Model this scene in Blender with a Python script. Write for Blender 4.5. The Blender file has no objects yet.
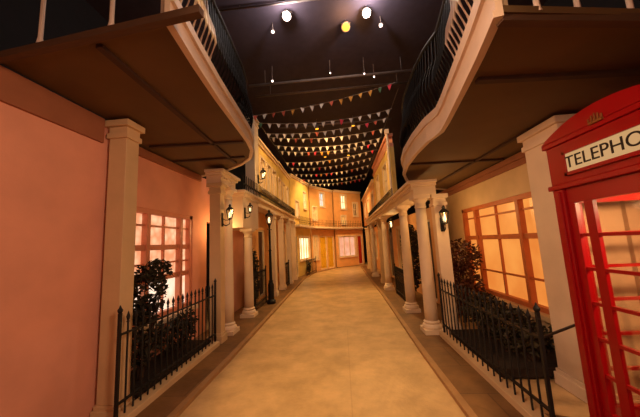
import bpy, bmesh, math, random
from mathutils import Vector, Matrix, Euler
random.seed(7)
sc = bpy.context.scene
COL = sc.collection
PI = math.pi

# ------------------------------------------------------------------ materials
def lin(c):
    return tuple(((v/255.)/12.92 if v/255. <= .04045 else (((v/255.)+.055)/1.055)**2.4) for v in c)

def mat(name, rgb, rough=.6, metal=0., var=.12, scale=6., bump=0., bscale=40., spec=.4, stretch=None):
    m = bpy.data.materials.new(name); m.use_nodes = True
    nt = m.node_tree; N = nt.nodes; L = nt.links
    b = N['Principled BSDF']
    b.inputs['Roughness'].default_value = rough
    b.inputs['Metallic'].default_value = metal
    b.inputs['Specular IOR Level'].default_value = spec
    tc = N.new('ShaderNodeTexCoord')
    src = tc.outputs['Object']
    if stretch:
        mp = N.new('ShaderNodeMapping'); mp.inputs['Scale'].default_value = stretch
        L.new(src, mp.inputs['Vector']); src = mp.outputs['Vector']
    no = N.new('ShaderNodeTexNoise'); no.inputs['Scale'].default_value = scale
    no.inputs['Detail'].default_value = 5
    L.new(src, no.inputs['Vector'])
    r = N.new('ShaderNodeValToRGB')
    c = lin(rgb)
    r.color_ramp.elements[0].position = .3; r.color_ramp.elements[1].position = .7
    r.color_ramp.elements[0].color = tuple(v*(1-var) for v in c)+(1,)
    r.color_ramp.elements[1].color = tuple(min(1, v*(1+var)) for v in c)+(1,)
    L.new(no.outputs['Fac'], r.inputs['Fac']); L.new(r.outputs['Color'], b.inputs['Base Color'])
    if bump:
        n2 = N.new('ShaderNodeTexNoise'); n2.inputs['Scale'].default_value = bscale
        L.new(src, n2.inputs['Vector'])
        bp = N.new('ShaderNodeBump'); bp.inputs['Strength'].default_value = bump
        bp.inputs['Distance'].default_value = .02
        L.new(n2.outputs['Fac'], bp.inputs['Height']); L.new(bp.outputs['Normal'], b.inputs['Normal'])
    return m

def emis(name, rgb, strength, rgb2=None, kind='noise', scale=5.):
    m = bpy.data.materials.new(name); m.use_nodes = True
    nt = m.node_tree; N = nt.nodes; L = nt.links
    b = N['Principled BSDF']; b.inputs['Roughness'].default_value = .35
    b.inputs['Base Color'].default_value = (.05, .04, .03, 1)
    b.inputs['Emission Strength'].default_value = strength
    b.inputs['Emission Color'].default_value = lin(rgb)+(1,)
    if rgb2:
        tc = N.new('ShaderNodeTexCoord')
        if kind == 'noise':
            t = N.new('ShaderNodeTexNoise'); t.inputs['Scale'].default_value = scale; t.inputs['Detail'].default_value = 3
        else:
            t = N.new('ShaderNodeTexVoronoi'); t.inputs['Scale'].default_value = scale
        L.new(tc.outputs['Object'], t.inputs['Vector'])
        r = N.new('ShaderNodeValToRGB')
        r.color_ramp.elements[0].position = .35; r.color_ramp.elements[1].position = .65
        if kind != 'noise':
            r.color_ramp.elements[0].position = .05; r.color_ramp.elements[1].position = .7
        r.color_ramp.elements[0].color = lin(rgb)+(1,); r.color_ramp.elements[1].color = lin(rgb2)+(1,)
        L.new(t.outputs[0], r.inputs['Fac']); L.new(r.outputs['Color'], b.inputs['Emission Color'])
    return m

def glass(name, tint=(1, .96, .9), mixv=.12):
    m = bpy.data.materials.new(name); m.use_nodes = True
    nt = m.node_tree; N = nt.nodes; L = nt.links
    N.remove(N['Principled BSDF'])
    t = N.new('ShaderNodeBsdfTransparent'); t.inputs['Color'].default_value = tint+(1,)
    g = N.new('ShaderNodeBsdfGlossy'); g.inputs['Roughness'].default_value = .08
    mx = N.new('ShaderNodeMixShader'); mx.inputs['Fac'].default_value = mixv
    L.new(t.outputs[0], mx.inputs[1]); L.new(g.outputs[0], mx.inputs[2])
    L.new(mx.outputs[0], N['Material Output'].inputs['Surface'])
    return m

def paving(name, c1, c2, cm, bw, bh, rough=.55, stain=.35):
    m = bpy.data.materials.new(name); m.use_nodes = True
    nt = m.node_tree; N = nt.nodes; L = nt.links
    b = N['Principled BSDF']; b.inputs['Roughness'].default_value = rough
    tc = N.new('ShaderNodeTexCoord')
    br = N.new('ShaderNodeTexBrick')
    br.inputs['Scale'].default_value = 1.
    br.inputs['Brick Width'].default_value = bw; br.inputs['Row Height'].default_value = bh
    br.inputs['Mortar Size'].default_value = .008; br.inputs['Mortar Smooth'].default_value = .4
    br.inputs['Color1'].default_value = lin(c1)+(1,); br.inputs['Color2'].default_value = lin(c2)+(1,)
    br.inputs['Mortar'].default_value = lin(cm)+(1,)
    L.new(tc.outputs['Object'], br.inputs['Vector'])
    no = N.new('ShaderNodeTexNoise'); no.inputs['Scale'].default_value = 2.2; no.inputs['Detail'].default_value = 9; no.inputs['Roughness'].default_value = .65
    L.new(tc.outputs['Object'], no.inputs['Vector'])
    r = N.new('ShaderNodeValToRGB')
    r.color_ramp.elements[0].position = .35; r.color_ramp.elements[1].position = .65
    r.color_ramp.elements[0].color = (1-stain, 1-stain, 1-stain*1.1, 1); r.color_ramp.elements[1].color = (1, 1, 1, 1)
    L.new(no.outputs['Fac'], r.inputs['Fac'])
    mx = N.new('ShaderNodeMix'); mx.data_type = 'RGBA'; mx.blend_type = 'MULTIPLY'; mx.inputs[0].default_value = 1
    L.new(br.outputs['Color'], mx.inputs[6]); L.new(r.outputs['Color'], mx.inputs[7])
    L.new(mx.outputs[2], b.inputs['Base Color'])
    bp = N.new('ShaderNodeBump'); bp.inputs['Strength'].default_value = .25; bp.inputs['Distance'].default_value = .02
    n2 = N.new('ShaderNodeTexNoise'); n2.inputs['Scale'].default_value = 18
    L.new(tc.outputs['Object'], n2.inputs['Vector'])
    L.new(n2.outputs['Fac'], bp.inputs['Height']); L.new(bp.outputs['Normal'], b.inputs['Normal'])
    return m

M = dict(
    road=paving('road_stone', (210, 172, 122), (204, 166, 116), (198, 160, 112), 3.2, 2.6, .45, .34),
    pave=paving('pavement_flags', (140, 98, 54), (128, 88, 48), (104, 70, 40), .9, .6, .55, .45),
    kerb=mat('kerb_stone', (160, 120, 78), .6, bump=.2),
    black=mat('black_paint', (26, 20, 22), .8),
    ceil=mat('ceiling_black', (64, 54, 66), .85),
    pink=mat('pink_plaster', (222, 152, 122), .75, var=.08, scale=2.5, bump=.1),
    dark_trim=mat('dark_orange_trim', (150, 92, 62), .75, var=.08),
    cream=mat('cream_stucco', (226, 200, 168), .6, var=.07, scale=3., bump=.08),
    tan=mat('tan_stucco', (206, 172, 128), .65, var=.08, scale=3., bump=.08),
    ochre=mat('ochre_stucco', (230, 194, 112), .65, var=.1, scale=3., bump=.1),
    apricot=mat('apricot_stucco', (226, 166, 104), .65, var=.08, scale=3., bump=.1),
    soffit=mat('brown_soffit_board', (98, 70, 38), .75, var=.12, scale=2.),
    batten=mat('dark_batten', (66, 40, 26), .7),
    beam=mat('brown_timber', (84, 56, 36), .7, stretch=(1, 8, 8)),
    fascia=mat('fascia_paint', (214, 186, 160), .55, var=.06),
    iron=mat('black_iron', (16, 12, 11), .6, .0, var=.15, scale=20),
    palebar=mat('pale_bar', (216, 190, 172), .4, .1),
    greybar=mat('grey_painted_bar', (128, 112, 108), .45, .2),
    red=mat('red_gloss', (146, 2, 9), .3, var=.06, spec=.5),
    opal=emis('sign_opal', (214, 166, 112), .8),
    ink=mat('sign_letter', (34, 24, 18), .5),
    gold=mat('dull_gold', (150, 96, 50), .4, .5),
    leaf=mat('dark_leaf', (46, 39, 22), .6, var=.5, scale=8),
    leafred=mat('russet_leaf', (84, 42, 22), .6, var=.5, scale=8),
    stem=mat('stem_bark', (62, 42, 26), .8),
    soil=mat('soil', (38, 26, 18), .95, bump=.5),
    frame_l=mat('window_frame_rose', (208, 132, 100), .5),
    frame_r=mat('window_frame_ochre', (190, 104, 56), .5),
    frame_w=mat('window_frame_white', (226, 204, 170), .5),
    door_d=mat('dark_door', (58, 34, 24), .4),
    door_y=mat('yellow_door', (222, 170, 40), .45),
    door_r=mat('red_door', (170, 34, 18), .4),
    wood=mat('brown_stall', (150, 96, 56), .6),
    steel=mat('dark_steel', (124, 110, 104), .5, .2),
    cord=mat('bunting_cord', (150, 134, 120), .8),
    glass=glass('clear_glass'),
    lace=emis('lace_curtain_glow', (255, 206, 160), 1.15, (238, 150, 104), 'vor', 8.),
    lacew=emis('bright_blind_glow', (255, 226, 200), 1.35, (244, 184, 144), 'noise', 3.),
    amberpane=emis('amber_blind_glow', (255, 160, 72), .92, (238, 134, 54), 'noise', 1.6),
    warmpane=emis('warm_pane_glow', (255, 190, 96), 1.0, (230, 140, 60), 'noise', 2.),
    whitepane=emis('white_pane_glow', (255, 236, 196), 2.0, (255, 206, 140), 'noise', 2.),
    pinkpane=emis('pink_pane_glow', (255, 186, 150), .95, (244, 160, 120), 'noise', 2.),
    bluepane=emis('pale_blue_pane_glow', (206, 226, 230), 1.3),
    dimpane=emis('dim_pane_glow', (120, 66, 30), .5, (80, 42, 20), 'noise', 2.),
    lamp_white=emis('white_lamp', (255, 238, 226), 30.),
    lamp_soft=emis('small_white_lamp', (255, 226, 210), 5.),
    lamp_amber=emis('amber_lamp', (255, 166, 40), 2.6),
    lantern=emis('lantern_glow', (255, 226, 168), 3.2),
)
FL = [mat('flag_white', (206, 190, 174), .8), mat('flag_coral', (190, 84, 60), .8), mat('flag_amber', (206, 140, 50), .8),
      mat('flag_pink', (206, 50, 70), .8), mat('flag_green', (60, 92, 60), .8), mat('flag_navy', (46, 56, 92), .8)]

# ------------------------------------------------------------------ mesh helpers
class MB:
    def __init__(s): s.bm = bmesh.new()
    def face(s, pts):
        return s.bm.faces.new([s.bm.verts.new(p) for p in pts])
    def box(s, x0, x1, y0, y1, z0, z1, mx=None):
        x0, x1 = min(x0, x1), max(x0, x1); y0, y1 = min(y0, y1), max(y0, y1); z0, z1 = min(z0, z1), max(z0, z1)
        v = [Vector((x, y, z)) for x in (x0, x1) for y in (y0, y1) for z in (z0, z1)]
        if mx: v = [mx @ p for p in v]
        bv = [s.bm.verts.new(p) for p in v]
        for f in ((0, 1, 3, 2), (4, 6, 7, 5), (0, 4, 5, 1), (2, 3, 7, 6), (0, 2, 6, 4), (1, 5, 7, 3)):
            s.bm.faces.new([bv[i] for i in f])
        return s
    def bar(s, a, b, w, h=None):
        a, b = Vector(a), Vector(b); d = b-a; l = d.length
        q = d.to_track_quat('X', 'Z').to_matrix().to_4x4(); h = h or w
        s.box(0, l, -w/2, w/2, -h/2, h/2, Matrix.Translation(a) @ q); return s
    def tube(s, pts, rad, n=8):
        pts = [Vector(p) for p in pts]
        rr = rad if isinstance(rad, (list, tuple)) else [rad]*len(pts)
        rings = []
        for i, p in enumerate(pts):
            d = (pts[min(i+1, len(pts)-1)]-pts[max(i-1, 0)]).normalized()
            up = Vector((0, 0, 1)) if abs(d.z) < .95 else Vector((1, 0, 0))
            u = d.cross(up).normalized(); w = d.cross(u)
            rings.append([s.bm.verts.new(p+(u*math.cos(2*PI*k/n)+w*math.sin(2*PI*k/n))*rr[i]) for k in range(n)])
        for a, b in zip(rings, rings[1:]):
            for k in range(n):
                s.bm.faces.new([a[k], a[(k+1) % n], b[(k+1) % n], b[k]])
        s.bm.faces.new(rings[0][::-1]); s.bm.faces.new(rings[-1]); return s
    def lathe(s, prof, n=20, c=(0, 0, 0), mx=None):
        rings = []
        for r, z in prof:
            ring = []
            for k in range(n):
                p = Vector((c[0]+r*math.cos(2*PI*k/n), c[1]+r*math.sin(2*PI*k/n), c[2]+z))
                ring.append(s.bm.verts.new(mx @ p if mx else p))
            rings.append(ring)
        for a, b in zip(rings, rings[1:]):
            for k in range(n):
                s.bm.faces.new([a[k], a[(k+1) % n], b[(k+1) % n], b[k]])
        s.bm.faces.new(rings[0][::-1]); s.bm.faces.new(rings[-1]); return s
    def prism(s, poly, z0, z1):                       # poly in xy, extruded in z
        a = [s.bm.verts.new((x, y, z0)) for x, y in poly]; b = [s.bm.verts.new((x, y, z1)) for x, y in poly]
        n = len(poly)
        s.bm.faces.new(a[::-1]); s.bm.faces.new(b)
        for i in range(n): s.bm.faces.new([a[i], a[(i+1) % n], b[(i+1) % n], b[i]])
        return s
    def ribbon(s, path, w_in, w_out, z0, z1):         # extruded strip following a plan path
        pts = [Vector((x, y)) for x, y in path]; nn = []
        for i in range(len(pts)):
            d = (pts[min(i+1, len(pts)-1)]-pts[max(i-1, 0)]).normalized(); nn.append(Vector((-d.y, d.x)))
        a = [p+n*w_in for p, n in zip(pts, nn)]; b = [p+n*w_out for p, n in zip(pts, nn)]
        s.prism([tuple(p) for p in a]+[tuple(p) for p in b[::-1]], z0, z1); return s
    def build(s, name, m, parent=None, loc=(0, 0, 0), rz=0, smooth=False, bevel=0):
        bmesh.ops.recalc_face_normals(s.bm, faces=s.bm.faces)
        me = bpy.data.meshes.new(name); s.bm.to_mesh(me); s.bm.free()
        me.materials.append(m)
        o = bpy.data.objects.new(name, me); COL.objects.link(o)
        o.location = loc; o.rotation_euler = (0, 0, rz)
        if parent: o.parent = parent
        if smooth:
            for p in me.polygons: p.use_smooth = True
        if bevel:
            bv = o.modifiers.new('bevel', 'BEVEL'); bv.width = bevel; bv.segments = 2; bv.limit_method = 'ANGLE'
        return o

def tag(o, label=None, cat=None, group=None, kind=None):
    if label: o['label'] = label
    if cat: o['category'] = cat
    if group: o['group'] = group
    if kind: o['kind'] = kind
    return o
def empty(name, label, cat, loc=(0, 0, 0), rz=0, group=None):
    o = bpy.data.objects.new(name, None); COL.objects.link(o)
    o.empty_display_size = .1
    o.location = loc; o.rotation_euler = (0, 0, rz)
    return tag(o, label, cat, group)
def copy_tree(o, parent=None):
    c = o.copy(); COL.objects.link(c)
    if parent: c.parent = parent
    for ch in [x for x in bpy.data.objects if x.parent == o]: copy_tree(ch, c)
    return c
def inst(o, parent, loc, rz=0):                       # a repeat of one part, sharing its mesh
    c = o.copy(); COL.objects.link(c); c.parent = parent; c.location = loc; c.rotation_euler = (0, 0, rz); return c
def struct(mb, name, m, **k): return tag(mb.build(name, m, **k), kind='structure')

# ------------------------------------------------------------------ layout (metres; street runs along +Y)
ZC = 6.4
XLW, XRW = -2.75, 2.68              # window walls
XLF, XRF = -2.15, 1.5               # railing lines

# floor
struct(MB().box(-4.6, 4.6, -4.5, 21, -.2, 0), 'floor', M['road'])
PH = .035
struct(MB().prism([(-1.74, -4.4), (-1.74, 4), (-1.8, 8), (-1.86, 12.5), (-1.6, 14.8), (-.6, 16.9), (-.9, 17.4), (-2.4, 15.4), (-2.6, 13), (-2.72, 12.9), (-2.72, 4.6), (-2.2, 4.4), (-2.2, 2.7), (-2.45, 2.6), (-2.45, -4.4)], .001, PH), 'pavement_left', M['pave'])
struct(MB().prism([(1.1, -4.4), (1.06, 4), (1.12, 8), (1.1, 13), (1.15, 17.6), (1.45, 17.8), (1.46, 13), (2.6, 12.9), (2.6, 6.2), (1.62, 5), (1.62, 2.7), (2.6, 2.4), (2.6, -4.4)], .001, PH), 'pavement_right', M['pave'])
struct(MB().ribbon([(-1.68, -4.4), (-1.68, 4), (-1.74, 8), (-1.8, 12.5), (-1.54, 14.8), (-.55, 16.8)], 0, .07, .001, PH+.012), 'kerb_left', M['kerb'])
struct(MB().ribbon([(1.04, -4.4), (1.0, 4), (1.06, 8), (1.04, 13), (1.09, 17.6)], 0, -.07, .001, PH+.012), 'kerb_right', M['kerb'])
# black box round the set
struct(MB().box(-4.7, 4.7, -4.6, 21.1, ZC+.02, ZC+.15), 'ceiling', M['ceil'])
struct(MB().box(-4.7, -4.6, -4.5, 21, 0, ZC+.02), 'wall_outer_left', M['black'])
struct(MB().box(4.6, 4.7, -4.5, 21, 0, ZC+.02), 'wall_outer_right', M['black'])
struct(MB().box(-4.7, 4.7, 21, 21.1, 0, ZC+.02), 'wall_outer_back', M['black'])
struct(MB().box(-4.7, 4.7, -4.6, -4.5, 0, ZC+.02), 'wall_front', M['cream'])

def holed(mb, axis_pts, z0, z1, holes, depth, place):
    """wall made of cells round rectangular holes; holes = [(u0,u1,z0,z1)]; place(u0,u1,z0,z1) adds a box"""
    us = sorted(set([axis_pts[0], axis_pts[1]]+[h[0] for h in holes]+[h[1] for h in holes]))
    zs = sorted(set([z0, z1]+[h[2] for h in holes]+[h[3] for h in holes]))
    for i in range(len(us)-1):
        # merge vertical runs
        run = None
        for j in range(len(zs)-1):
            uc, zc = (us[i]+us[i+1])/2, (zs[j]+zs[j+1])/2
            solid = not any(h[0] < uc < h[1] and h[2] < zc < h[3] for h in holes)
            if solid:
                if run is None: run = zs[j]
            if (not solid or j == len(zs)-2) and run is not None:
                place(us[i], us[i+1], run, zs[j+1] if solid else zs[j]); run = None
    return mb

# left near wall and window wall
struct(MB().box(-2.65, -2.5, -4.4, 2.86, 0, 3.045), 'wall_left', M['pink'])
struct(MB().box(-2.499, -2.47, -4.4, 2.56, 2.78, 3.045), 'trim_1', M['dark_trim'])  # top band, darker orange than the wall below
mb = MB()
WL = (3.25, 4.78, .62, 2.22)
holed(mb, (2.87, 7.4), 0, 3.045, [WL, (5.3, 6.05, 0, 2.15)], .15, lambda a, b, c, d: mb.box(XLW-.15, XLW, a, b, c, d))
struct(mb, 'wall_left', M['pink'])
# right window wall
WR = (3.82, 6.15, .5, 2.17)
mb = MB()
holed(mb, (3.25, 7.4), 0, 2.74, [WR], .15, lambda a, b, c, d: mb.box(XRW, XRW+.15, a, b, c, d))
struct(mb, 'wall_right', M['tan'])
struct(MB().box(3.3, 3.45, -4.4, 2.72, 0, 2.74), 'wall_right', M['pink'])
struct(MB().box(2.68, 3.45, 2.73, 2.88, 0, 2.74), 'wall_right', M['cream'])
struct(MB().box(2.69, 2.83, 2.885, 3.245, 0, 2.74), 'wall_right', M['tan'])

def tri_window(name, label_parts, X, sgn, y0, y1, z0, z1, splits, frame_m, panes, vbars, hz, thick, sill_m):
    """tripartite sash window in a wall of constant X; sgn = direction of the street from the wall"""
    w = bpy.data.objects.new(name, None); COL.objects.link(w); w.location = (X, (y0+y1)/2, z0); tag(w, kind='structure')
    yo = (y0+y1)/2
    def bx(mb, a, b, c, d, e=.0, f=.06): mb.box(-sgn*.1+sgn*e, -sgn*.1+sgn*f, a-yo, b-yo, c-z0, d-z0)
    mb = MB()
    t = .07
    bx(mb, y0, y0+t, z0, z1, 0, .09); bx(mb, y1-t, y1, z0, z1, 0, .09); bx(mb, y0, y1, z0, z0+t, 0, .09); bx(mb, y0, y1, z1-t, z1, 0, .09)
    fr = mb.build('window_frame', frame_m, w)
    for s_ in splits:
        mb = MB(); bx(mb, s_-.035, s_+.035, z0+t, z1-t, 0, .09); mb.build('mullion', frame_m, w)
    mb = MB()
    for v in vbars: bx(mb, v-.014, v+.014, z0+t, z1-t, .01, .05)
    for h in hz: bx(mb, y0+t, y1-t, h-.014, h+.014, .012, .052)
    for h in thick: bx(mb, y0+t, y1-t, h-.04, h+.04, .005, .065)
    mb.build('glazing_bars', frame_m, w)
    for (a, b, c, d, m) in panes:
        mb = MB(); bx(mb, a, b, c, d, -.02, 0.005); mb.build('pane', m, w)
    mb = MB(); mb.box(sgn*-.02, sgn*.09, y0-.06-yo, y1+.06-yo, -.07, -.001); mb.build('sill', sill_m, w)
    return w
tri_window('window_1', None, XLW, 1, *WL, [3.66, 4.46], M['frame_l'],
           [(3.3, 4.75, 1.2, 2.2, M['lace']), (3.3, 4.75, .64, 1.2, M['lacew'])], [4.06], [1.42, 1.98], [1.66, 1.2], M['cream'])
tri_window('window_2', None, XRW, -1, *WR, [4.3, 5.62], M['frame_r'], [(3.84, 6.13, .52, 2.15, M['amberpane'])],
           [4.96], [.93, 1.95], [1.55], M['tan'])
# crown moulding under right soffit, casing of right wall
struct(MB().box(XRW-.07, XRW, 3.28, 7.2, 2.66, 2.745).box(XRW-.035, XRW, 3.28, 7.2, 2.58, 2.66), 'trim_2', M['dark_trim'])
struct(MB().box(XLW, XLW+.05, 2.9, 5.0, 2.93, 3.045), 'trim_3', M['dark_trim'])

# ------------------------------------------------------------------ pilasters and columns
def pilaster(name, label, cx, cy, w, d, h, m, z0=0., group=None):
    r = empty(name, label, 'pilaster', (cx, cy, z0), 0, group)
    MB().box(-d/2-.03, d/2+.03, -w/2-.03, w/2+.03, 0, .12).box(-d/2-.015, d/2+.015, -w/2-.015, w/2+.015, .12, .16).build('base', m, r, bevel=.006)
    MB().box(-d/2, d/2, -w/2, w/2, .16, h-.2).build('shaft', m, r, bevel=.006)
    MB().box(-d/2-.02, d/2+.02, -w/2-.02, w/2+.02, h-.2, h-.14).box(-d/2-.005, d/2+.005, -w/2-.005, w/2+.005, h-.14, h-.07).box(-d/2-.04, d/2+.04, -w/2-.04, w/2+.04, h-.07, h).build('capital', m, r, bevel=.006)
    return r
pilaster('pilaster', 'tall tan pilaster at the near end of the left railing, against the pink wall', -2.355, 2.7, .18, .2, 3.04, M['tan'])
pilaster('pilaster', 'tan pilaster beside the red telephone box', 2.42, 2.98, .5, .44, 2.735, M['cream'])
pilaster('pilaster', 'square cream pilaster at the far end of the left railing by the pink window', -2.2, 4.62, .17, .2, 2.76-PH, M['tan'], PH)
pilaster('pilaster', 'square cream pilaster tucked behind the nearest right hand column', 1.72, 4.82, .17, .2, 2.34-PH, M['cream'], PH)

def column(label, x, y, h, r=.105, group=None):
    c = empty('column', label, 'column', (x, y, PH), 0, group)
    b = r
    MB().box(-b*1.5, b*1.5, -b*1.5, b*1.5, 0, .07).lathe([(b*1.45, .07), (b*1.5, .1), (b*1.4, .13), (b*1.15, .15), (b*1.25, .175), (b*1.02, .2)], 24).build('base', M['cream'], c, smooth=False)
    H = h-PH
    pr = [(b, .2)]
    for i in range(1, 9):
        t = i/8; pr.append((b*(1-.16*t**1.6), .2+(H-.42)*t))
    MB().lathe(pr, 24).build('shaft', M['cream'], c, smooth=True)
    MB().lathe([(b*.84, H-.22), (b*.95, H-.2), (b*.86, H-.18), (b*.86, H-.13), (b*1.2, H-.08), (b*1.2, H-.06)], 24).box(-b*1.35, b*1.35, -b*1.35, b*1.35, H-.06, H).build('capital', M['cream'], c)
    return c
column('cream round column of the left portico, nearer of its two, just past the railing', -2.2, 5.06, 2.76)
column('cream round column of the left portico, farther of its two, before the lamp post', -2.2, 6.2, 2.02)
column('cream round column at the far end of the right railing, nearest on the right', 1.42, 4.84, 2.34)
column('cream round column second from the right railing, before the dark doorway shrub', 1.42, 6.2, 2.34)
column('slim cream column on the right beyond the dark doorway shrub', 1.4, 8.9, 2.34, .1)
column('farthest slim cream column on the right, by the red door', 1.38, 12.2, 2.34, .1)

def portico(label, xf, xb, y0, y1, z0, sgn, z1, oh=.5):
    """entablature over columns, sgn = street direction"""
    c = empty('portico', label, 'portico', ((xf+xb)/2, (y0+y1)/2, z0))
    yo = (y0+y1)/2; xo = (xf+xb)/2
    hw = abs(xf-xb)/2
    H = z1-z0
    MB().box(-hw, hw, y0-yo, y1-yo, 0, max(H*.6, H-.11)).build('architrave', M['cream'], c, bevel=.006)
    k = sgn
    fx = hw*k
    mb = MB()
    c0 = max(H*.6, H-.11); c1 = (c0+H)/2; e = oh*.1; e2 = oh*.2
    mb.box(-hw*k, fx+e*k, y0-yo-e, y1-yo+e, c0, c1).box(-hw*k, fx+e2*k, y0-yo-e2, y1-yo+e2, c1, H)
    mb.build('cornice', M['cream'], c, bevel=.006)
    mb = MB(); y = y0-yo; zt = c0+.0; poly = [(y, zt)]
    while y < y1-yo-.06:
        poly += [(y, c0-.05), (y+.05, c0-.05), (y+.05, c0-.012), (y+.11, c0-.012)]; y += .11
    poly.append((y, zt))
    va = [[mb.bm.verts.new((fx+dx, p, q)) for p, q in poly] for dx in (0, .03*k)]
    mb.bm.faces.new(va[0]); mb.bm.faces.new(va[1][::-1])
    for i in range(len(poly)): j = (i+1) % len(poly); mb.bm.faces.new([va[0][i], va[0][j], va[1][j], va[1][i]])
    mb.build('dentils', M['cream'], c)
    return c
portico('cream entablature with small dentils over the nearest left column and its square pilaster', -2.09, -2.36, 4.53, 5.2, 2.76, 1, 3.0, .4)
portico('deep salmon cream porch block over the second left column, under the iron balustrade', -2.1, -2.745, 5.62, 6.7, 2.02, 1, 2.84, .35)
portico('long cream entablature over the right hand columns under the upper iron railing', 1.28, 1.66, 4.68, 13.2, 2.34, -1, 2.58)

# ------------------------------------------------------------------ iron railings with spear heads
def picket_mb(h, r=.009):
    mb = MB(); mb.tube([(0, 0, 0), (0, 0, h-.1)], r, 6)
    mb.lathe([(.009, h-.11), (.016, h-.1), (.009, h-.09), (.015, h-.068), (.018, h-.055), (.01, h-.028), (.002, h)], 8); return mb
def railing(label, pts, z0, h, sp, plinth=None, post=True, name='iron_railing', group=None, cat='railing', spear=True, stay=None):
    p0 = Vector((pts[0][0], pts[0][1], z0)); r = empty(name, label, cat, p0, 0, group)
    pp = [Vector((x, y, z0))-p0 for x, y in pts]
    for lev in (.12, h-.2):
        mb = MB()
        for a, b in zip(pp, pp[1:]): mb.bar(a+Vector((0, 0, lev)), b+Vector((0, 0, lev)), .03, .014)
        mb.build('rail', M['iron'], r)
    proto = None
    for a, b in zip(pp, pp[1:]):
        n = max(1, round((b-a).length/sp))
        for i in range(n+1 if b is pp[-1] or (b-pp[-1]).length < 1e-6 else n):
            q = a+(b-a)*(i/n)
            if proto is None:
                proto = (picket_mb(h) if spear else MB().tube([(0, 0, 0), (0, 0, h)], .01, 6)).build('picket', M['iron'], r, loc=q)
            else: inst(proto, r, q)
    if stay:
        MB().bar((0, 0, h-.2), (stay[0]-pts[0][0], stay[1]-pts[0][1], h-.2), .016).build('wall_stay', M['iron'], r)
    if post:
        for q in (pp[0], pp[-1]):
            mb = MB(); mb.box(-.013, .013, -.013, .013, 0, h+.0).lathe([(.013, h+.0), (.022, h+.015), (.024, h+.03), (.012, h+.05), (.003, h+.075)], 10)
            mb.build('post', M['iron'], r, loc=q)
    return r
def plinth(label, pts, w, z1, name='stone_plinth'):
    p0 = pts[0]
    o = MB().ribbon([(x-p0[0], y-p0[1]) for x, y in pts], -w/2, w/2, 0, z1).build(name, M['tan'], loc=(p0[0], p0[1], .001), bevel=.008)
    return tag(o, label, 'plinth')
PZ = .1
plinth('low pale stone plinth under the left iron railing', [(-2.15, 2.44), (-2.15, 4.47)], .13, PZ)
plinth('low pale stone plinth under the right iron railing', [(1.53, 4.66), (1.53, 2.36)], .13, PZ)
railing('black spear topped iron railing before the pink window on the left', [(-2.15, 2.5), (-2.15, 4.44)], PZ+.002, .93, .1)
railing('black spear topped iron railing before the amber window on the right', [(1.53, 2.38), (1.53, 4.6)], PZ+.002, .86, .118, stay=(2.165, 2.76))
railing('black iron railing between the left portico and the lamp post', [(-2.2, 6.42), (-2.2, 7.6)], PH+.002, .95, .1)
railing('black iron railing across the dark doorway behind the second right column', [(1.5, 6.45), (1.5, 8.2)], PH+.002, .8, .1)

# soil beds behind the railings
for nm, lb, x0, x1, y0, y1 in (('planting_bed', 'narrow dark soil bed behind the left iron railing', -2.74, -2.23, 2.86, 4.46), ('planting_bed', 'wide dark soil bed behind the right iron railing', 1.64, 2.66, 3.3, 4.64)):
    o = MB().box(-(x1-x0)/2, (x1-x0)/2, -(y1-y0)/2, (y1-y0)/2, 0, .09).build(nm, M['soil'], loc=((x0+x1)/2, (y0+y1)/2, PH+.001)); tag(o, lb, 'planting bed')

# ------------------------------------------------------------------ shrubs
def leaves(mb, c, rad, n, size, rnd, shell=.35):
    for _ in range(n):
        while True:
            d = Vector((rnd.uniform(-1, 1), rnd.uniform(-1, 1), rnd.uniform(-1, 1)))
            if .01 < d.length < 1: break
        d = d.normalized()*(shell+(1-shell)*rnd.random()**.5)
        p = Vector(c)+Vector((d.x*rad[0], d.y*rad[1], d.z*rad[2]))
        q = Euler((rnd.uniform(-.9, .9), rnd.uniform(-.9, .9), rnd.uniform(0, 6.28))).to_matrix()
        l = size*rnd.uniform(.7, 1.3); w = l*.3
        a = p+q @ Vector((-l/2, 0, 0)); b = p+q @ Vector((l/2, 0, -.15*l)); e = p+q @ Vector((0, w, .1*l)); f = p+q @ Vector((0, -w, .1*l)); g = p+q @ Vector((0, 0, .02*l))
        va, vb, ve, vf = (mb.bm.verts.new(t) for t in (a, b, e, f))
        mb.bm.faces.new([va, vf, vb]); mb.bm.faces.new([va, vb, ve])
def shrub(name, label, x, y, z, blobs, m, size, seed, stems=4, cat='shrub'):
    rnd = random.Random(seed)
    r = empty(name, label, cat, (x, y, z))
    mb = MB()
    for (c, rad, n) in blobs: leaves(mb, c, rad, n, size, rnd)
    mb.build('foliage', m, r)
    mb = MB()
    for i in range(stems):
        bl = blobs[i % len(blobs)]
        t = Vector(bl[0])+Vector((rnd.uniform(-.5, .5)*bl[1][0], rnd.uniform(-.5, .5)*bl[1][1], bl[1][2]*.3))
        b = Vector((rnd.uniform(-.03, .03), rnd.uniform(-.03, .03), 0))
        mb.tube([b, b.lerp(t, .5)+Vector((rnd.uniform(-.03, .03), rnd.uniform(-.03, .03), 0)), t], [.014, .01, .005], 6)
    mb.build('stem', M['stem'], r)
    return r
bz = PH+.0935
shrub('leafy_shrub', 'tall loose dark leafed shrub before the pink window', -2.46, 3.18, bz, [((0, 0, .5), (.2, .26, .42), 420), ((0, .05, 1.0), (.2, .3, .34), 420), ((.03, .22, 1.22), (.14, .25, .16), 140)], M['leaf'], .085, 3, 7)
shrub('low_bush', 'low dark bush beside the tall shrub on the left, under the window', -2.46, 3.9, bz, [((0, 0, .29), (.19, .4, .22), 420), ((0, .2, .38), (.16, .25, .18), 160)], M['leaf'], .07, 5, 5)
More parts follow.
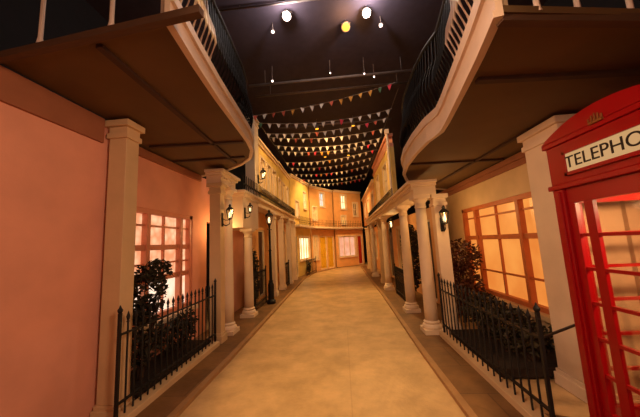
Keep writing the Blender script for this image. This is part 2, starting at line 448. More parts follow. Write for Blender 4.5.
shrub('leafy_shrub', 'russet leafed shrub by the far end of the amber window', 2.15, 5.3, PH, [((0, 0, .62), (.36, .46, .5), 620), ((0, -.15, 1.2), (.34, .4, .3), 330)], M['leafred'], .1, 11, 7)
shrub('low_bush', 'low dark bush behind the right railing, nearest the telephone box', 2.1, 3.48, bz, [((0, 0, .25), (.36, .16, .18), 460)], M['leaf'], .075, 13, 5)
shrub('low_bush', 'low dark bush behind the middle of the right railing', 2.1, 3.96, bz, [((0, 0, .29), (.36, .2, .22), 520)], M['leaf'], .075, 17, 5)
shrub('low_bush', 'low dark bush behind the far part of the right railing', 2.1, 4.44, bz, [((0, 0, .34), (.34, .2, .26), 520)], M['leaf'], .075, 19, 5)
shrub('potted_shrub', 'tall dark shrub in the doorway behind the second right hand column', 1.78, 7.3, PH, [((0, 0, .8), (.22, .55, .55), 520), ((0, 0, 1.5), (.2, .5, .45), 460)], M['leaf'], .12, 23, 6)
shrub('leafy_shrub', 'dark shrub behind the railing by the left lamp post', -2.36, 7.02, PH, [((0, 0, .6), (.11, .38, .5), 420), ((0, 0, 1.15), (.1, .32, .35), 220)], M['leaf'], .1, 29, 6)

# ------------------------------------------------------------------ balconies
def offset(path, d):
    pts = [Vector(p) for p in path]; out = []
    for i in range(len(pts)):
        t = (pts[min(i+1, len(pts)-1)]-pts[max(i-1, 0)]).normalized(); out.append(tuple(pts[i]+Vector((-t.y, t.x))*d))
    return out
def resample(path, sp):
    pts = [Vector(p) for p in path]; L = [0]
    for a, b in zip(pts, pts[1:]): L.append(L[-1]+(b-a).length)
    n = max(2, round(L[-1]/sp)); out = []
    for k in range(n+1):
        s = L[-1]*k/n
        i = max(j for j in range(len(L)) if L[j] <= s+1e-9); i = min(i, len(pts)-2)
        t = (s-L[i])/(L[i+1]-L[i]); d = (pts[i+1]-pts[i]).normalized()
        out.append((pts[i].lerp(pts[i+1], t), d))
    return out
def balcony(label, edge, back, z0, fh, sgn, battens, near_bars, near_edge, beam_pts, iron_from):
    """edge: plan of the street edge near to far; back: plan of the wall line far to near; sgn: +1 street is on +X side"""
    o0 = Vector((edge[0][0], edge[0][1], z0))
    r = empty('balcony', label, 'balcony', o0)
    E = [(x-o0.x, y-o0.y) for x, y in edge]; B = [(x-o0.x, y-o0.y) for x, y in back]
    MB().prism(E+B, .02, .06).build('slab', M['soffit'], r)
    mb = MB(); mb.ribbon(E, 0, -.035*sgn, 0, fh); mb.ribbon(E, -.035*sgn, -.06*sgn, fh*.68, fh); mb.ribbon(E, -.035*sgn, -.05*sgn, 0, fh*.14)
    mb.build('fascia', M['fascia'], r)
    for a, b in battens:
        a = Vector((a[0], a[1], z0))-o0; b = Vector((b[0], b[1], z0))-o0
        MB().bar(a+Vector((0, 0, .005)), b+Vector((0, 0, .005)), .05, .03).build('soffit_batten', M['batten'], r)
    # railing on the street edge
    inner = offset(E, .05*sgn)
    mb = MB(); mb.tube([(x, y, fh+.92) for x, y in inner], .028, 8); mb.build('handrail', M['iron'], r, smooth=True)
    mb = MB(); mb.tube([(x, y, fh+.05) for x, y in inner], .014, 6); mb.build('bottom_rail', M['iron'], r)
    # bellied bars
    pr = [(0, 0, .0), (.04, 0, .12), (.1, 0, .3), (.08, 0, .45), (.02, 0, .62), (0, 0, .92)]
    protos = {}
    rs = resample(inner, .075)
    for k, (p, d) in enumerate(rs):
        key = 'iron' if p.y+o0.y > iron_from else 'grey'  # black bars beyond iron_from, pale bars nearer
        ang = math.atan2(d.y, d.x) + (-PI/2 if sgn > 0 else PI/2)
        loc = (p.x, p.y, fh)
        if key not in protos:
            protos[key] = MB().tube(pr, .0115, 6).build('baluster', M['iron'] if key == 'iron' else M['palebar'], r, loc=loc, rz=ang)
        else: inst(protos[key], r, loc, ang)
    # pale bars on the near end
    pb = None
    for x, y in near_bars:
        loc = (x-o0.x, y-o0.y, .035)
        if pb is None: pb = MB().tube([(0, 0, 0), (0, 0, .05), (0, 0, fh+.85)], [.021, .014, .013], 8).build('end_baluster', M['palebar'], r, loc=loc)
        else: inst(pb, r, loc)
    a, b = near_edge
    MB().bar((a[0]-o0.x, a[1]-o0.y, fh+.92), (b[0]-o0.x, b[1]-o0.y, fh+.92), .05, .04).build('handrail', M['iron'], r)
    a, b = beam_pts
    MB().bar((a[0]-o0.x, a[1]-o0.y, .0), (b[0]-o0.x, b[1]-o0.y, .01), .05, .05).build('end_beam', M['beam'], r)
    return r
LE = [(-1.05, 1.47), (-1.11, 1.9), (-1.165, 2.4), (-1.21, 3.0), (-1.25, 3.5), (-1.31, 3.85), (-1.46, 4.2), (-1.72, 4.5), (-2.1, 4.78), (-2.6, 5.0), (-2.74, 5.04)]
balcony('brown bottomed left balcony with rounded far end over the pink wall', LE, [(-2.74, 2.8), (-2.49, 2.7), (-2.49, 1.62)], 3.05, .23, 1,
        [((-1.62, 1.6), (-1.76, 4.4)), ((-2.6, 3.42), (-1.29, 3.5)), ((-2.7, 4.1), (-1.5, 4.12))],
        [(-1.44, 1.5), (-2.03, 1.56), (-1.08, 1.5)], ((-1.08, 1.5), (-2.48, 1.62)), ((-2.49, 1.61), (-.78, 1.43)), 2.35)
RE = [(.93, 1.36), (1.0, 1.7), (1.07, 2.1), (1.17, 2.7), (1.2, 2.95), (1.14, 3.25), (1.12, 3.7), (1.14, 4.3), (1.22, 4.85), (1.4, 5.4), (1.7, 5.95), (2.15, 6.45), (2.66, 6.75)]
balcony('dark bottomed right balcony over the red telephone box and amber window', RE, [(2.66, 3.26), (2.79, 3.2), (2.79, 1.66)], 2.75, .3, -1,
        [((1.15, 4.2), (2.6, 4.3)), ((1.09, 1.98), (2.75, 2.1)), ((2.2, 3.1), (2.1, 6.3))],
        [(1.14, 1.41), (1.41, 1.48), (1.76, 1.55), (.97, 1.4)], ((.97, 1.4), (2.78, 1.66)), ((2.79, 1.66), (.93, 1.4)), 2.35)
# ------------------------------------------------------------------ telephone box
def text_part(s, size, m, parent, name='lettering'):
    cu = bpy.data.curves.new('t', 'FONT'); cu.body = s; cu.size = size; cu.align_x = 'CENTER'; cu.align_y = 'CENTER'; cu.extrude = .002
    tmp = bpy.data.objects.new('t', cu); COL.objects.link(tmp)
    dg = bpy.context.evaluated_depsgraph_get(); me = bpy.data.meshes.new_from_object(tmp.evaluated_get(dg))
    bpy.data.objects.remove(tmp); bpy.data.curves.remove(cu)
    me.name = name; me.materials.clear(); me.materials.append(m)
    o = bpy.data.objects.new(name, me); COL.objects.link(o); o.parent = parent
    return o
PBX, PBY, S = 2.31, 1.9, .52
pb = empty('telephone_box', 'red telephone box with a cream sign at the right edge', 'telephone box', (PBX, PBY, PH))
MB().box(-S, S, -S, S, 0, .1).build('plinth', M['red'], pb, bevel=.008)
for sx in (-1, 1):
    for sy in (-1, 1):
        a, b = sx*(S-.02), sx*(S-.12); c, d = sy*(S-.02), sy*(S-.12)
        MB().box(a, b, c, d, .1, 1.9).box(sx*(S-.005), sx*(S-.035), sy*(S-.04), sy*(S-.1), .14, 1.88).box(sx*(S-.04), sx*(S-.1), sy*(S-.005), sy*(S-.035), .14, 1.88).build('corner_post', M['red'], pb, bevel=.006)
Z0, Z1 = .25, 1.78
def pb_face(name, rz):
    # local: the face lies at x = -S+.05, spans y
    h = S-.12
    mb = MB()
    x0, x1 = -S+.045, -S+.085
    mb.box(x0, x1, -h, h, .1, Z0).box(x0, x1, -h, h, Z1, 1.9)
    mb.box(x0, x1, -h, -h+.06, Z0, Z1).box(x0, x1, h-.06, h, Z0, Z1)
    f = mb.build(name, M['red'], pb, rz=rz, bevel=.004)
    mb = MB()
    for y in ((-.23, .23) if rz != -PI/2 else ()): mb.box(x0+.006, x1-.006, y-.035, y+.035, Z0, Z1)
    n = 6
    for i in range(1, n):
        z = Z0+(Z1-Z0)*i/n; mb.box(x0+.008, x1-.008, -h+.06, h-.06, z-.012, z+.012)
    mb.build('glazing_bars', M['red'], f)
    MB().box(x0+.018, x0+.022, -h+.06, h-.06, Z0, Z1).build('panes', M['glass'], f)
    return f
fd = pb_face('door', 0)
MB().tube([(-S+.04, -.36, 1.0), (-S-.0, -.36, 1.0), (-S-.0, -.36, 1.16), (-S+.04, -.36, 1.16)], .009, 8).build('door_handle', M['steel'], fd)
for rz in (PI/2, -PI/2, PI): pb_face('side_panel', rz)
MB().box(-S, S, -S, S, 1.9, 1.94).box(-S+.02, S-.02, -S+.02, S-.02, 1.94, 2.26).box(-S, S, -S, S, 2.26, 2.3).build('fascia', M['red'], pb, bevel=.006)
# domed roof with a segmental pediment on each side
mb = MB()
nseg = 16; R0 = S+.0
arc = [(-R0+2*R0*i/nseg, 2.3+.13*math.sin(PI*i/nseg)**.8) for i in range(nseg+1)]
for ax in (0, 1):
    pts = [(-R0, 2.3)]+arc[1:-1]+[(R0, 2.3)]
    va = []
    for side in (-1, 1):
        va.append([mb.bm.verts.new((side*R0, u, z) if ax == 0 else (u, side*R0, z)) for u, z in pts])
    mb.bm.faces.new(va[0]); mb.bm.faces.new(va[1][::-1])
    for i in range(len(pts)): mb.bm.faces.new([va[0][i], va[0][(i+1) % len(pts)], va[1][(i+1) % len(pts)], va[1][i]])
mb.build('roof', M['red'], pb)
SO = -.07
sg = MB().box(-S-.004, -S+.03, -.36, .36, 2.015, 2.16).build('sign', M['opal'], pb, bevel=.004)
MB().box(-S-.012, -S+.02, -.385, -.36, 1.99, 2.185).box(-S-.012, -S+.02, .36, .385, 1.99, 2.185).box(-S-.012, -S+.02, -.385, .385, 1.99, 2.015).box(-S-.012, -S+.02, -.385, .385, 2.16, 2.185).build('sign_frame', M['red'], sg)
tx = text_part('TELEPHONE', .128, M['ink'], sg)
tx.scale = (1.06, 1, 1); sg.location = (0, SO, 0); tx.location = (-S-.006, 0, 2.085); tx.rotation_euler = (PI/2, 0, -PI/2)
# crown emblem on the pediment
mb = MB(); zc = 2.325
x0, x1 = -S-.016, -S+.004
mb.box(x0, x1, -.05, .05, zc-.035, zc-.02)
for y, hgt in ((-.045, .03), (-.022, .045), (0, .055), (.022, .045), (.045, .03)):
    mb.tube([(x0+.006, y, zc-.02), (x0+.006, y*1.1, zc-.02+hgt)], [.008, .004], 6)
mb.build('crown_emblem', M['gold'], pb)
# phone equipment inside
MB().box(-.3, .3, -S+.1, -S+.14, .8, 1.7).build('backboard', M['wood'], pb)
ph = MB().box(-.12, .12, -S+.14, -S+.3, .95, 1.4).build('telephone', M['black'], pb, bevel=.01)
MB().tube([(.17, -S+.26, 1.02), (.17, -S+.28, 1.1), (.17, -S+.28, 1.22), (.17, -S+.26, 1.3)], [.03, .016, .016, .03], 8).build('handset', M['black'], ph)

# ------------------------------------------------------------------ street lamp and wall lanterns
def lantern_head(parent, z, s=1., nm='lantern'):
    f = MB().lathe([(.05*s, 0), (.075*s, .02*s), (.05*s, .03*s)], 6, (0, 0, z)).lathe([(.13*s, .27*s), (.1*s, .31*s), (.035*s, .37*s), (.045*s, .4*s), (.004, .45*s)], 6, (0, 0, z))
    for k in range(6):
        a = 2*PI*k/6
        f.bar((.06*s*math.cos(a), .06*s*math.sin(a), z+.02*s), (.115*s*math.cos(a), .115*s*math.sin(a), z+.28*s), .012*s)
    fo = f.build(nm, M['iron'], parent)
    MB().lathe([(.056*s, .03*s), (.108*s, .27*s)], 6, (0, 0, z)).build('lantern_glass', M['glass'], fo)
    MB().lathe([(.012*s, .05*s), (.035*s, .1*s), (.035*s, .17*s), (.012*s, .22*s)], 10, (0, 0, z)).build('bulb', M['lantern'], fo)
    return fo
sl = empty('street_lamp', 'slim black street lamp post on the left pavement', 'street lamp', (-2.02, 7.45, PH))
MB().lathe([(.12, 0), (.12, .08), (.08, .12), (.085, .5), (.06, .56), (.06, .62)], 12).build('base', M['iron'], sl)
MB().lathe([(.045, .62), (.036, 1.4), (.05, 1.43), (.032, 1.46), (.028, 2.12), (.05, 2.16)], 12).build('post', M['iron'], sl)
MB().tube([(0, -.22, 2.02), (0, .22, 2.02)], .012, 8).build('ladder_bar', M['iron'], sl)
lantern_head(sl, 2.16, .95)
def point(name, loc, energy, col, rad=.05, parent=None):
    l = bpy.data.lights.new(name, 'POINT'); l.energy = energy; l.color = col; l.shadow_soft_size = rad
    o = bpy.data.objects.new(name, l); COL.objects.link(o); o.location = loc
    if parent: o.parent = parent
    return o
def spot(name, loc, target, energy, col, deg, blend=.6, rad=.12):
    l = bpy.data.lights.new(name, 'SPOT'); l.energy = energy; l.color = col; l.spot_size = math.radians(deg); l.spot_blend = blend; l.shadow_soft_size = rad
    o = bpy.data.objects.new(name, l); COL.objects.link(o); o.location = loc
    o.rotation_euler = (Vector(target)-Vector(loc)).to_track_quat('-Z', 'Y').to_euler(); return o
WARM = (1., .61, .23)
def wall_lantern(label, x, y, z, ax, ay, s=.8, e=10):
    """bracket from (x,y) reaching out along (ax,ay)"""
    r = empty('wall_lantern', label, 'lantern', (x, y, z))
    rz = math.atan2(ay, ax)
    br = MB().box(0, .015, -.03, .03, -.14, .1).tube([(.01, 0, -.1), (.07, 0, -.13), (.13, 0, -.1), (.14, 0, -.02)], .01, 8).tube([(.01, 0, 0), (.06, 0, -.03), (.13, 0, -.03)], .007, 6).build('bracket', M['iron'], r, rz=rz)
    h = lantern_head(r, 0, s, 'lantern_cage')
    h.location = (.14*math.cos(rz), .14*math.sin(rz), -.02)
    if e: point('lantern_light', (.17*math.cos(rz)*2.2, .17*math.sin(rz)*2.2, .1), e, WARM, .06, r)
    return r
wall_lantern('lit lantern on the pilaster at the far end of the left railing', -2.1, 4.6, 2.12, 1, .1, .62, 5)
wall_lantern('lit lantern on the tan pilaster behind the nearest right column', 1.72, 4.73, 1.83, 0, -1, .7, 6)
wall_lantern('bright lantern on the pale corner pilaster above the left balustrade', -2.16, 6.95, 3.42, 1, 0, .7, 5)
wall_lantern('lantern on a scrolled bracket on the porch block over the second left column', -2.1, 5.72, 2.36, 1, -.2, .5, 3)
wall_lantern('small lantern above the dark doorway shrub on the right', 1.49, 8.3, 1.95, 0, -1, .7, 5)
# ------------------------------------------------------------------ terraces and shops
def house(name, label, A, B, parts_z, m, thick=.16, openings=(), cat='house', parapet=.0, cornice_z=(), string_z=(), wall_name='wall'):
    """facade whose front runs from A to B in plan; local x along the front, local -y... street side is local +y"""
    A, B = Vector(A), Vector(B); d = B-A; L = d.length
    rz = math.atan2(d.y, d.x)
    z0, z1 = parts_z
    r = empty(name, label, cat, (A.x, A.y, z0), rz)
    mb = MB(); H = z1-z0
    holed(mb, (0, L), 0, H, [(o[0]*L if o[0] < 1 and o[1] <= 1 else o[0], o[1]*L if o[0] < 1 and o[1] <= 1 else o[1], o[2]-z0, o[3]-z0) for o in openings], thick,
          lambda a, b, c, e: mb.box(a, b, -thick, 0, c, e))
    mb.build(wall_name, m, r)
    for z in cornice_z:
        MB().box(-.0, L, 0, .05, z-z0-.14, z-z0-.06).box(0, L, 0, .1, z-z0-.06, z-z0).build('cornice', M['cream'], r, bevel=.005)
    for o in openings:
        u0, u1 = (o[0]*L, o[1]*L); kind, pm, fm, nc, nr = o[4]
        a, b = o[2]-z0, o[3]-z0
        t = .05
        mb = MB()
        mb.box(u0, u0+t, -.1, -.02, a, b).box(u1-t, u1, -.1, -.02, a, b).box(u0, u1, -.1, -.02, b-t, b).box(u0, u1, -.1, -.02, a, a+t)
        for i in range(1, nc): x = u0+(u1-u0)*i/nc; mb.box(x-.015, x+.015, -.09, -.04, a, b)
        for j in range(1, nr): z = a+(b-a)*j/nr; mb.box(u0, u1, -.088, -.042, z-.015, z+.015)
        if kind == 'window':
            w = mb.build('window', fm, r)
            MB().box(u0+.01, u1-.01, -.12, -.1, a+.01, b-.01).build('pane', pm, w)
            MB().box(u0-.06, u1+.06, 0, .06, a-.07, a-.01).build('sill', M['cream'], w)
            MB().box(u0-.07, u0, 0, .025, a, b+.07).box(u1, u1+.07, 0, .025, a, b+.07).box(u0-.0, u1+.0, 0, .025, b, b+.07).build('surround', M['cream'], w)
        else:
            w = mb.build('door_frame', fm, r)
            mb = MB().box(u0+t, u1-t, -.1, -.06, a+.02, b-t)
            um = (u0+u1)/2; uw = (u1-u0)/2-t
            for (za, zb) in ((.08, .4), (.46, .9)):
                for sx in (-1, 1): mb.box(um+sx*.03, um+sx*(uw-.05), -.06, -.045, a+(b-a)*za, a+(b-a)*zb)
            dr = mb.build('door', pm, w)
    return r
Wn = lambda p, f='frame_w', c=2, q=2: ('window', M[p], M[f], c, q)
Dn = lambda p, f='frame_w': ('door', M[p], M[f], 1, 1)
# left: local +y must face +X  -> run from far to near (direction -Y): normal of (0,-1) rotated +90deg = (1,0)
house('terraced_house', 'ochre left terrace house with pale corner, nearest beyond the balcony', (-2.3, 9.7), (-2.3, 7.13), (2.885, 4.72), M['ochre'],
      openings=[(.08, .24, 3.3, 4.25, Wn('warmpane')), (.36, .52, 3.3, 4.25, Wn('dimpane')), (.64, .8, 3.3, 4.25, Wn('warmpane'))], cornice_z=(4.72,))
pilaster('corner_pilaster', 'pale cream corner pilaster rising above the left portico beside the balcony end', -2.3, 6.9, .34, .26, 2.2, M['cream'], 2.89)
house('terraced_house', 'ochre left terrace house farther along, with a lit white window', (-2.36, 12.38), (-2.3, 9.72), (2.885, 4.85), M['ochre'],
      openings=[(.1, .25, 3.25, 4.15, Wn('bluepane')), (.42, .57, 3.25, 4.15, Wn('warmpane')), (.74, .89, 3.25, 4.15, Wn('warmpane'))], cornice_z=(4.78,))
house('shopfront', 'cream and orange left ground floor front between the lamp post and the far shops', (-2.42, 12.38), (-2.5, 7.42), (PH, 2.63), M['apricot'],
      openings=[(.08, .2, .7, 2.1, Wn('warmpane')), (.3, .42, .1, 2.1, Dn('door_d')), (.52, .64, .7, 2.1, Wn('warmpane')), (.78, .9, .1, 2.1, Dn('door_d'))], cat='shopfront')
tag(MB().box(-.26, .22, -2.78, 2.75, 0, .24).box(-.26, .28, -2.78, 2.75, .17, .24).build('canopy_ledge', M['cream'], loc=(-2.36, 9.6, 2.64), bevel=.008), 'cream ledge running above the left shopfront beyond the portico', 'ledge')
for i, (x, y) in enumerate(((-2.2, 8.5), (-2.2, 9.7), (-2.2, 11.1), (-2.2, 12.2))):
    pilaster('pilaster', ['cream pilaster just past the left lamp post', 'cream pilaster second beyond the left lamp post', 'cream pilaster third beyond the left lamp post', 'cream pilaster at the far end of the left shopfront, by the white shop window'][i], x, y, .22, .18, 2.64-PH, M['cream'], PH)
railing('black iron balustrade on the ledge above the left shopfront', [(-2.12, 5.7), (-2.12, 12.3)], 2.885, .34, .12, name='balcony_railing', post=False, spear=False)
railing('black iron fence before the far left pilasters', [(-2.2, 9.9), (-2.2, 10.9)], PH+.002, .9, .11)

# right: local +y faces -X -> direction +Y: normal of (0,1) rotated +90 = (-1,0)
hc = house('terraced_house', 'tall ochre right terrace house with a pale parapet next to the balcony end', (1.64, 8.3), (1.62, 12.2), (2.585, 4.5), M['ochre'],
      openings=[(.16, .34, 3.2, 4.15, Wn('dimpane')), (.62, .8, 3.2, 4.15, Wn('warmpane'))])
L_ = 3.9
MB().box(0, L_, -.16, .03, 4.5-2.585, 4.62-2.585).box(.1, L_-.1, -.16, 0, 4.62-2.585, 4.85-2.585).box(0, L_, -.16, .05, 4.85-2.585, 4.95-2.585).build('parapet', M['pink'], hc)
house('terraced_house', 'lower apricot right terrace house beyond the parapet, with dim upper windows', (1.62, 12.25), (1.6, 18.6), (2.585, 4.4), M['apricot'],
      openings=[(.08, .2, 3.1, 3.9, Wn('dimpane')), (.4, .52, 3.1, 3.9, Wn('warmpane')), (.72, .84, 3.1, 3.9, Wn('dimpane'))], cornice_z=(4.4,))
house('shopfront', 'right ground floor front with dark windows behind the slim columns', (2.2, 6.45), (1.75, 18.5), (PH, 2.33), M['apricot'],
      openings=[(.03, .12, .06, 2.05, Dn('door_d')), (.24, .31, .6, 2.0, Wn('dimpane')), (.38, .45, .06, 2.1, Dn('door_d')), (.54, .6, .6, 2.0, Wn('warmpane')), (.7, .77, .6, 2.0, Wn('dimpane'))], cat='shopfront')
tag(MB().tube([(0, 0, 0), (0, 0, 2.3)], .04, 10).box(-.06, .06, -.06, .06, 2.3, 2.44).build('drainpipe', M['palebar'], loc=(1.6, 8.2, 2.585)), 'pale drainpipe at the near end of the right parapet house', 'drainpipe')
railing('black iron balustrade on top of the right entablature', [(1.36, 6.95), (1.36, 13.0)], 2.585, .34, .14, name='balcony_railing', post=False, spear=False)
for i, y in enumerate((10.3, 13.9, 15.6)):
    pilaster('pilaster', ['tan pilaster between the slim right columns', 'tan pilaster past the farthest slim right column', 'tan pilaster beside the red door at the street end'][i], 1.48, y, .22, .2, 2.33-PH, M['tan'], PH)

# the curved end of the street: three fronts
P = [(-2.35, 12.4), (-1.75, 15.1), (-.45, 17.2), (1.5, 18.7)]
def rev(i):
    a, b = Vector(P[i+1]), Vector(P[i]); d = (b-a).normalized()*.07; return tuple(a+d), tuple(b-d)
house('shopfront', 'ochre shop at the bend on the left with a broad white lit window', *rev(0), (PH, 5.0), M['ochre'],
      openings=[(.05, .64, .8, 1.95, Wn('whitepane', 'frame_w', 4, 1)), (.72, .84, .06, 2.0, Dn('door_d')), (.16, .32, 3.5, 4.4, Wn('whitepane')), (.6, .76, 2.95, 3.75, Wn('whitepane'))], cornice_z=(2.55, 5.0), cat='shopfront')
house('shopfront', 'yellow doored shop in the middle of the street end', *rev(1), (PH, 4.95), M['apricot'],
      openings=[(.03, .33, .06, 2.0, Dn('door_y')), (.36, .66, .06, 2.0, Dn('door_y')), (.76, .92, .7, 2.0, Wn('warmpane')), (.38, .58, 3.8, 4.65, Wn('bluepane')), (.74, .9, 2.95, 3.7, Wn('warmpane'))], cornice_z=(2.55, 4.95), cat='shopfront')
house('shopfront', 'shop at the right of the street end with a pink lit window and red door', *rev(2), (PH, 5.0), M['apricot'],
      openings=[(.29, .89, .65, 1.95, Wn('pinkpane', 'frame_w', 3, 1)), (.04, .22, .06, 2.0, Dn('door_r')), (.56, .74, 3.75, 4.7, Wn('whitepane')), (.14, .3, 3.3, 4.2, Wn('dimpane')), (.6, .76, 2.75, 3.3, Wn('warmpane'))], cornice_z=(2.5, 5.0), cat='shopfront')
for i in range(3):
    a, b = rev(i); a, b = Vector(a), Vector(b); dd = (b-a).normalized(); nn = Vector((-dd.y, dd.x))
    if i == 0: b = b-dd*.25
    elif i == 2: a = a+dd*.2
    L2 = (b-a).length
    o = MB().box(0, L2, .105, .34, 0, .1).build('balcony_ledge', M['cream'], loc=(a.x, a.y, 2.44), rz=math.atan2(dd.y, dd.x), bevel=.008)
    tag(o, ['cream ledge over the white lit shop at the bend', 'cream ledge over the yellow doored shop', 'cream ledge over the pink lit shop window and red door'][i], 'ledge')
    q = [a+nn*.29+dd*.05, b+nn*.29-dd*.08]
    railing(['black iron balustrade above the white lit shop at the bend', 'black iron balustrade above the yellow doored shop', 'black iron balustrade above the pink lit shop window'][i], [tuple(q[0]), tuple(q[1])], 2.542, .42, .14, name='balcony_railing', post=False, spear=False)
d = (Vector(P[1])-Vector(P[0])).normalized(); nrm = Vector((d.y, -d.x))
q0 = Vector(P[0])+nrm*.34+d*.9
railing('black iron fence before the white lit shop window at the street end', [tuple(q0+d*.1), tuple(q0+d*1.6)], PH+.002, .8, .12)
shrub('low_bush', 'low dark bush behind the fence of the white lit shop window', (q0+d*.9-nrm*.17).x, (q0+d*.9-nrm*.17).y, PH, [((0, 0, .36), (.1, .3, .32), 260)], M['leaf'], .09, 31, 4)

# ------------------------------------------------------------------ ceiling rig
def pipe(label, x0, x1, y, z, rad=.03):
    r = empty('lighting_bar', label, 'lighting bar', ((x0+x1)/2, y, z))
    h = (x1-x0)/2
    MB().tube([(-h, 0, 0), (h, 0, 0)], rad, 10).build('pipe', M['steel'], r, smooth=True)
    for x in (-h*.8, h*.8): MB().tube([(x, 0, rad*.6), (x, 0, ZC+.019-z)], .008, 6).build('hanger', M['steel'], r)
    return r
pipe('grey lighting bar across the ceiling, nearer of the two low ones', -2.3, 2.3, 6.75, 6.0, .035)
pipe('grey lighting bar across the ceiling, farther of the two low ones', -2.3, 2.3, 7.3, 6.0, .03)
pipe('lighting bar holding the bright white lamps', -2.2, 2.2, 4.7, 6.36, .02)
pipe('lighting bar above the middle strings of bunting', -2.2, 2.2, 10.0, 6.2)
pipe('lighting bar above the far strings of bunting', -2.2, 2.2, 13.5, 6.2)
pipe('lighting bar over the near end of the street', -2.2, 2.2, .8, 6.2)
def spotlight(label, x, y, z, tilt_to, rad, m, group=None, barz=None):
    r = empty('spotlight', label, 'spotlight', (x, y, z), 0, group)
    dirv = (Vector(tilt_to)-Vector((x, y, z))).normalized()
    q = (-dirv).to_track_quat('Z', 'Y').to_matrix().to_4x4()
    l = rad*2.6
    can = MB().lathe([(rad*1.1, 0), (rad*1.12, .02), (rad, .03), (rad*.95, l*.7), (rad*.5, l), (rad*.2, l*1.02)], 16, mx=q).build('can', M['steel'], r)
    MB().lathe([(rad*.9, -.006), (rad*.9, .0)], 16, mx=q).build('lens', m, r)
    top = (barz if barz else ZC+.019)-z
    MB().tube([(0, 0, rad*1.0), (0, 0, top)], .009, 6).bar((-rad*1.2, 0, rad*1.0), (rad*1.2, 0, rad*1.0), .02, .008).build('yoke', M['steel'], r)
    return r
eye = (0, 0, 1.6)
spotlight('large bright white spotlight on the left of the ceiling', -.85, 4.9, 6.25, (-.5, 1.5, 1), .085, M['lamp_white'])
spotlight('large bright white spotlight on the right of the ceiling', .79, 5.05, 6.25, (.5, 1.5, 1), .085, M['lamp_white'])
spotlight('amber glowing spotlight beside the right white one', .37, 5.35, 6.25, (.2, 1.5, 1), .09, M['lamp_amber'])
spotlight('small white spotlight below the left bright one', -1.22, 5.2, 6.2, (-.5, 2, 1), .035, M['lamp_soft'])
spotlight('small white spotlight below the right bright one', 1.12, 5.35, 6.2, (.5, 2, 1), .04, M['lamp_soft'])
spotlight('small lamp at the left end of the low lighting bar', -1.6, 6.6, 5.98, (-1, 3, 1), .03, M['lamp_soft'])
spotlight('small lamp in the middle of the low lighting bar', -.04, 6.6, 6.05, (0, 3, 1), .02, M['lamp_soft'])
spotlight('small lamp toward the right of the low lighting bar, left of a pair', .85, 6.62, 5.95, (.5, 3, 1), .022, M['lamp_soft'])
spotlight('small lamp at the right end of the low lighting bar, right of a pair', 1.15, 6.95, 6.05, (.5, 3, 1), .024, M['lamp_soft'])
for i, (x, y, z) in enumerate(((-.7, 9.9, 6.0), (.7, 9.9, 6.0), (-.6, 13.4, 6.0), (.6, 13.4, 6.0), (-.6, .7, 6.0), (.6, .7, 6.0))):
    spotlight(['warm spotlight over the middle of the street, left', 'warm spotlight over the middle of the street, right', 'warm spotlight over the far street, left', 'warm spotlight over the far street, right', 'warm spotlight over the near street, left', 'warm spotlight over the near street, right'][i], x, y, z, (x*.5, y, 0), .07, M['lamp_amber'])

# ------------------------------------------------------------------ bunting
flag_protos = {}
def bunting(label, a, b, sag, cols, nfl, size=.2):
    a, b = Vector(a), Vector(b)
    r = empty('bunting', label, 'bunting', a, 0, 'bunting strings across the street')
    f = lambda t: (b-a)*t+Vector((0, 0, -sag*4*t*(1-t)))
    MB().tube([f(i/16) for i in range(17)], .006, 5).build('cord', M['cord'], r)
    for k in range(nfl):
        t = (k+.5)/nfl; p = f(t)
        c = cols[k]
        if c not in flag_protos:
            mb = MB(); w, h, e = size*.38, size, .002
            va = [mb.bm.verts.new((x, y, z)) for y in (-e, e) for x, z in ((-w, 0), (w, 0), (0, -h))]
            mb.bm.faces.new(va[:3]); mb.bm.faces.new(va[3:][::-1])
            for i in range(3): mb.bm.faces.new([va[i], va[(i+1) % 3], va[3+(i+1) % 3], va[3+i]])
            flag_protos[c] = o = mb.build('flag', FL[c], r, loc=p)
        else:
            o = inst(flag_protos[c], r, p)
        o.rotation_euler = (random.uniform(-.25, .25), random.uniform(-.12, .12), math.atan2((b-a).y, (b-a).x)+random.uniform(-.5, .5))
    return r
rb = random.Random(5)
ys = [5.9, 6.35, 6.9, 7.5, 8.1, 8.8, 9.6, 10.5, 11.4, 12.4, 13.5]
ordn = ['nearest', 'second', 'third', 'fourth', 'fifth', 'sixth', 'seventh', 'eighth', 'ninth', 'tenth', 'farthest']
for i, y in enumerate(ys):
    n = 15
    cols = [0 if rb.random() < .8 else rb.choice([1, 2, 3, 1]) for _ in range(n)]
    extra = ''
    zl, zr = 4.75+rb.uniform(-.12, .05), 4.8+rb.uniform(-.1, .1)
    if i == 0: cols = [1, 0, 1, 1, 2, 0, 0, 0, 1, 2, 2, 2, 2, 4, 3]; extra = ', with coral, amber and pink flags'
    if i == 1: cols = [4, 0, 0, 0, 0, 0, 0, 0, 0, 3, 0, 0, 0, 0, 0]
    za, zb = (4.62, 5.12) if i == 0 else (zl, zr)
    xl, xr = -1.95, 1.4
    bunting('%s string of triangular flags across the street%s%s' % (ordn[i], extra, '' if i else '') if i in (0,) else
            '%s string of mostly white triangular flags, counted from the near end' % ordn[i],
            (xl, y+.15*rb.uniform(-1, 1), za), (xr, y-.1, zb), .16 if i else .1, cols, n, .135)

for nm, x in (('left', -1.95), ('right', 1.4)):
    tag(MB().tube([(0, 0, 0), (0, 4, -.03), (0, 8.2, 0)], .005, 6).build('support_wire', M['steel'], loc=(x, 5.5, 4.76 if x < 0 else 4.8)), 'thin wire along the %s side that the bunting hangs from' % nm, 'wire')
# ------------------------------------------------------------------ lights
WH = (1., .86, .8)
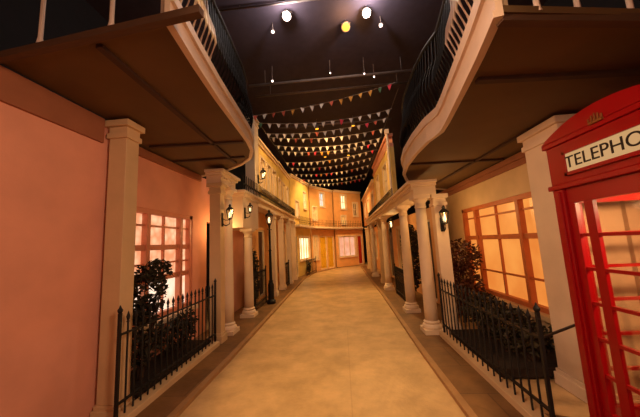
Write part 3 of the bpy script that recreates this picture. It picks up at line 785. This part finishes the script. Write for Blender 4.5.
# ceiling lamps: light on the ceiling round the fixtures and on the flags
for x, y, e, c in ((-.85, 4.72, 50, WH), (.79, 4.87, 50, WH), (.37, 5.15, 16, (1, .5, .14))):
    point('ceiling_lamp_light', (x, y, 6.14), e, c, .06)
for (x, y, t, e, a) in ((-.7, 9.9, (-.3, 8.0, 0), 620, 60), (.7, 9.9, (.2, 6.6, 0), 620, 60), (-.6, 13.4, (-1.9, 14.4, 1.6), 700, 90), (.6, 13.4, (.3, 17.2, 1.8), 950, 95),
                        (-.6, .7, (-.3, 3.9, 0), 640, 34), (.6, .7, (.1, 2.6, 0), 560, 36)):
    spot('street_spot', (x, y, 5.9), t, e, WARM, a, .9)
spot('facade_spot', (.2, 6.8, 5.8), (-2.3, 9.2, 3.2), 480, WARM, 85, .9)
spot('facade_spot', (-.6, 6.8, 5.8), (1.5, 9.4, 3.4), 420, WARM, 85, .9)
spot('facade_spot', (.2, 10.4, 5.8), (-2.0, 13.4, 3.0), 300, WARM, 85, .9)
point('near_fill_light', (-.3, -2.6, 1.9), 70, (1, .63, .42), .5)  # added fill behind the camera, no fixture, lifts the near walls
spot('near_fill_spot', (1.3, .3, 2.9), (-2.5, 2.0, 1.1), 255, (1, .63, .42), 88, .9, .3)  # added fill without a fixture, brightens the left near wall
spot('near_fill_spot', (-1.2, .5, 2.9), (2.5, 2.9, 1.1), 290, (1, .63, .42), 78, .9, .3)  # added fill without a fixture, brightens the right pilaster side
point('portico_light', (-2.45, 5.4, 2.0), 10, WARM, .08)
point('portico_light', (1.9, 5.5, 2.1), 14, WARM, .08)
spot('box_wall_fill', (PBX, PBY-.3, 1.86), (2.35, 2.75, 1.0), 110, (1, .62, .36), 110, .8, .08)  # added spot, brightens the wall seen through the box

w = bpy.data.worlds.new('world'); sc.world = w; w.use_nodes = True
w.node_tree.nodes['Background'].inputs[0].default_value = (.3, .12, .06, 1)
w.node_tree.nodes['Background'].inputs[1].default_value = .02

# ------------------------------------------------------------------ camera
F = 268.
def cs(px, py): return Vector((px-320., -(py-208.5), -F))
yd = cs(342, 242).normalized(); zd = Vector((-106, 2070, -F)); zd -= yd*zd.dot(yd); zd.normalize(); xd = yd.cross(zd)
cam = bpy.data.cameras.new('camera'); co = bpy.data.objects.new('camera', cam); COL.objects.link(co)
Rm = Matrix((xd, yd, zd)).to_4x4()
co.matrix_world = Matrix.Translation((0, 0, 1.6)) @ Rm
cam.sensor_width = 36; cam.sensor_fit = 'HORIZONTAL'; cam.lens = F/640*36; cam.clip_start = .05
sc.camera = co
sc.view_settings.view_transform = 'Standard'; sc.view_settings.look = 'None'; sc.view_settings.gamma = 1
sc.view_settings.exposure = 0.0; sc.view_settings.use_curve_mapping = False
